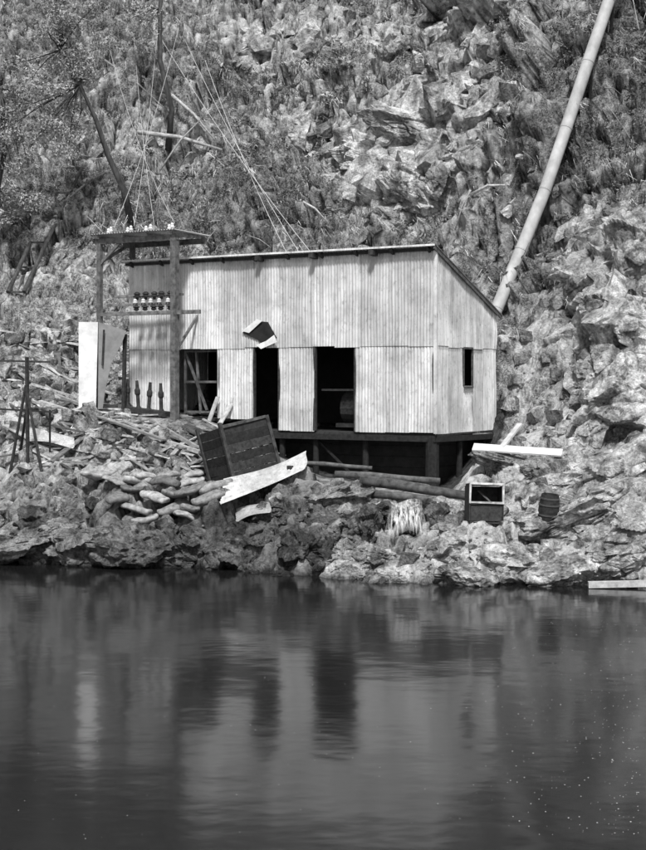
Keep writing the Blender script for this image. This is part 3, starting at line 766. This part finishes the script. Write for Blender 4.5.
def tree(path,radii,limbs,name,crowns,leafsz=(.035,.07),tone=(.2,1.0),seed=0,dn=330):
    root=empty(name); w=MB(); w.tube(path,radii,9,1,.06)
    random.seed(seed+50)
    cs=[];sz=[];tn=[]
    for (c0,r) in crowns:
        k0=min(range(len(path)),key=lambda i:(Vector(path[i])-c0).length+ (0 if i>len(path)//2 else 2))
        s0=Vector(path[k0])
        for l in range(limbs):
            tip=c0+Vector((random.uniform(-1,1)*r[0],random.uniform(-1,1)*r[1],random.uniform(-.9,1)*r[2]))*.8
            md=s0.lerp(tip,.5)+Vector((random.uniform(-.2,.2),random.uniform(-.2,.2),random.uniform(0,.3)))
            w.tube([s0,md,tip],[radii[-1]*.8,radii[-1]*.45,.008],5,.9)
            for c in range(3):
                cc_=np.array(md.lerp(tip,random.uniform(.3,1.1))); rr=random.uniform(.18,.42); n=int(dn*rr)
                q=rng.normal(size=(n,3))*rr*.55*np.array([1,1,.7]); cs.append(cc_+q); sz.append(rng.uniform(*leafsz,n)); t0=random.uniform(*tone); tn.append(np.clip(t0+rng.uniform(-.2,.2,n),0,1))
    w.obj('trunk_and_limbs',m_bark,root,True)
    Vv,Ff=leaves(np.concatenate(cs),np.concatenate(sz)); np_mesh('leaves',Vv,Ff,np.repeat(np.concatenate(tn),4),m_leaf2,root)
b0=seen(131,222); d=b0.y-.2
tree([b0,pos(124,190,d-.3),pos(108,155,d-.6),pos(97,122,d-.8),pos(80,85,d-1),pos(60,50,d-1)],[.13,.11,.09,.08,.06,.04],7,'gum_tree',[(pos(50,60,d-1),(1.6,1.2,1.3)),(pos(95,80,d-.8),(1.0,1,1.0)),(pos(25,120,d-1),(1.3,1,1.1)),(pos(70,20,d-1),(1.5,1,1)),(pos(50,140,d-.8),(1.1,.8,.8))],seed=1)
b0=seen(168,150); d=b0.y-.2
tree([b0,pos(172,110,d-.3),pos(160,60,d-.5),pos(160,10,d-.6),pos(166,-60,d-.6)],[.12,.1,.09,.075,.04],5,'gum_tree',[(pos(165,-50,d-.6),(1.5,1,1.2)),(pos(135,20,d-.5),(.8,.7,.8))],seed=2)
b0=seen(-5,260); d=b0.y-.3
tree([b0,pos(-5,200,d-.3),pos(5,150,d-.5),pos(0,90,d-.6)],[.12,.1,.08,.05],7,'gum_tree',[(pos(10,165,d-.6),(1.1,1,1.0)),(pos(-10,110,d-.6),(1.5,1,1.2)),(pos(20,210,d-.5),(.9,.8,.8))],seed=3)
w=MB()
for a,c_,r,to in (((138,132),(222,150),.09,1),((172,95),(215,140),.06,1.1),((105,60),(175,118),.04,.6),((470,195),(505,185),.05,1.2),((60,205),(120,165),.05,.6),((160,170),(200,120),.04,.7),((300,200),(330,225),.04,1.2),((470,190),(455,230),.04,.9)):
    p=seen(*a,.35);q=seen(*c_,.35); md=p.lerp(q,.5)+Vector((0,-.1,.12)); w.tube([p,md,q],[r,r*.8,r*.5],8,to,.05)
w.obj('fallen_logs',m_log,None,True)
w=MB()
for k in range(130):
    i=rng.choice(ids); p=Vector(V[i]+nrm[i]*.15); d_=Vector((random.gauss(0,1),-.2,random.gauss(0,.8)+.3)).normalized(); L_=random.uniform(.4,1.6)
    w.tube([p,p+d_*L_*.5+Vector((0,-.1,.06)),p+d_*L_],[.02,.014,.006],5,random.uniform(.2,1.3))
w.obj('dead_branches',m_log)
w=MB()
for du in (0,16):
    p=seen(8+du,292,.3);q=seen(66+du,168,.3); w.tube([p,p.lerp(q,.5)+Vector((0,-.1,.0)),q],[.07,.07,.05],8,.9,.03)
for k in range(6):
    s=k/5; p=seen(8+58*s,292-124*s,.25);q=seen(24+58*s,292-124*s,.25); w.beam(p,q,.08,.06,.8)
w.obj('timber_skid',m_bark)
w=MB()
def wire(a,c_,sag=.3,r=.009):
    w.tube([a+(c_-a)*s-Vector((0,0,sag*4*s*(1-s))) for s in [i/14 for i in range(15)]],[r]*15,5)
anchor=[seen(150,20,.5),seen(185,40,.5),seen(205,60,.5)]
for k in range(3): wire(S(3.8+k*.5,1.8,6.8),anchor[k],.35)
for k in range(4): wire(S(6.95+.66*k,n0,TT+.22),seen(110+24*k,50-12*k,.5),.5,.006)
w.obj('overhead_wires',m_wire)
w=MB()
for k in range(300):
    u_=abs(random.gauss(0,1))*-70+640; v_=random.uniform(620,835); dd=CAMZ*F/(v_-380); x_=(u_-323)*dd/F
    r=.002+.008*random.random()**2; w.lathe((x_,dd,.002),[(r*.6,0),(r,.002),(r*.3,.005)],6,.75)
for k in range(140):
    u_=random.uniform(0,646); v_=random.uniform(600,840); dd=CAMZ*F/(v_-380); x_=(u_-323)*dd/F
    r=.002+.006*random.random()**2; w.lathe((x_,dd,.002),[(r*.6,0),(r,.002),(r*.3,.005)],6,.6)
w.obj('floating_foam',m_white)

# ------------------------------------------------------------------ light, sky, camera
to=Vector((.0,-.60,.80)).normalized(); el=math.asin(to.z); az=math.atan2(to.x,to.y)
world=bpy.data.worlds.new('World'); scene.world=world; world.use_nodes=True; nt=world.node_tree
sky=nt.nodes.new('ShaderNodeTexSky'); sky.sky_type='NISHITA'; sky.sun_disc=False; sky.sun_elevation=el; sky.sun_rotation=az
bwn=nt.nodes.new('ShaderNodeRGBToBW'); nt.links.new(sky.outputs[0],bwn.inputs[0]); nt.links.new(bwn.outputs[0],nt.nodes['Background'].inputs[0]); nt.nodes['Background'].inputs[1].default_value=.15
sun=bpy.data.lights.new('sun','SUN'); sun.energy=4.5; sun.angle=math.radians(7); so=link(bpy.data.objects.new('sun',sun)); so.rotation_euler=to.to_track_quat('Z','Y').to_euler()
cam=bpy.data.cameras.new('camera'); co=link(bpy.data.objects.new('camera',cam)); co.location=(0,0,CAMZ); co.rotation_euler=(math.radians(90),0,0)
cam.sensor_fit='VERTICAL'; cam.sensor_height=36; cam.lens=36*F/850; cam.shift_y=-45/850; cam.clip_end=1000; scene.camera=co
scene.view_settings.view_transform='Standard'; scene.view_settings.look='None'; scene.view_settings.exposure=0
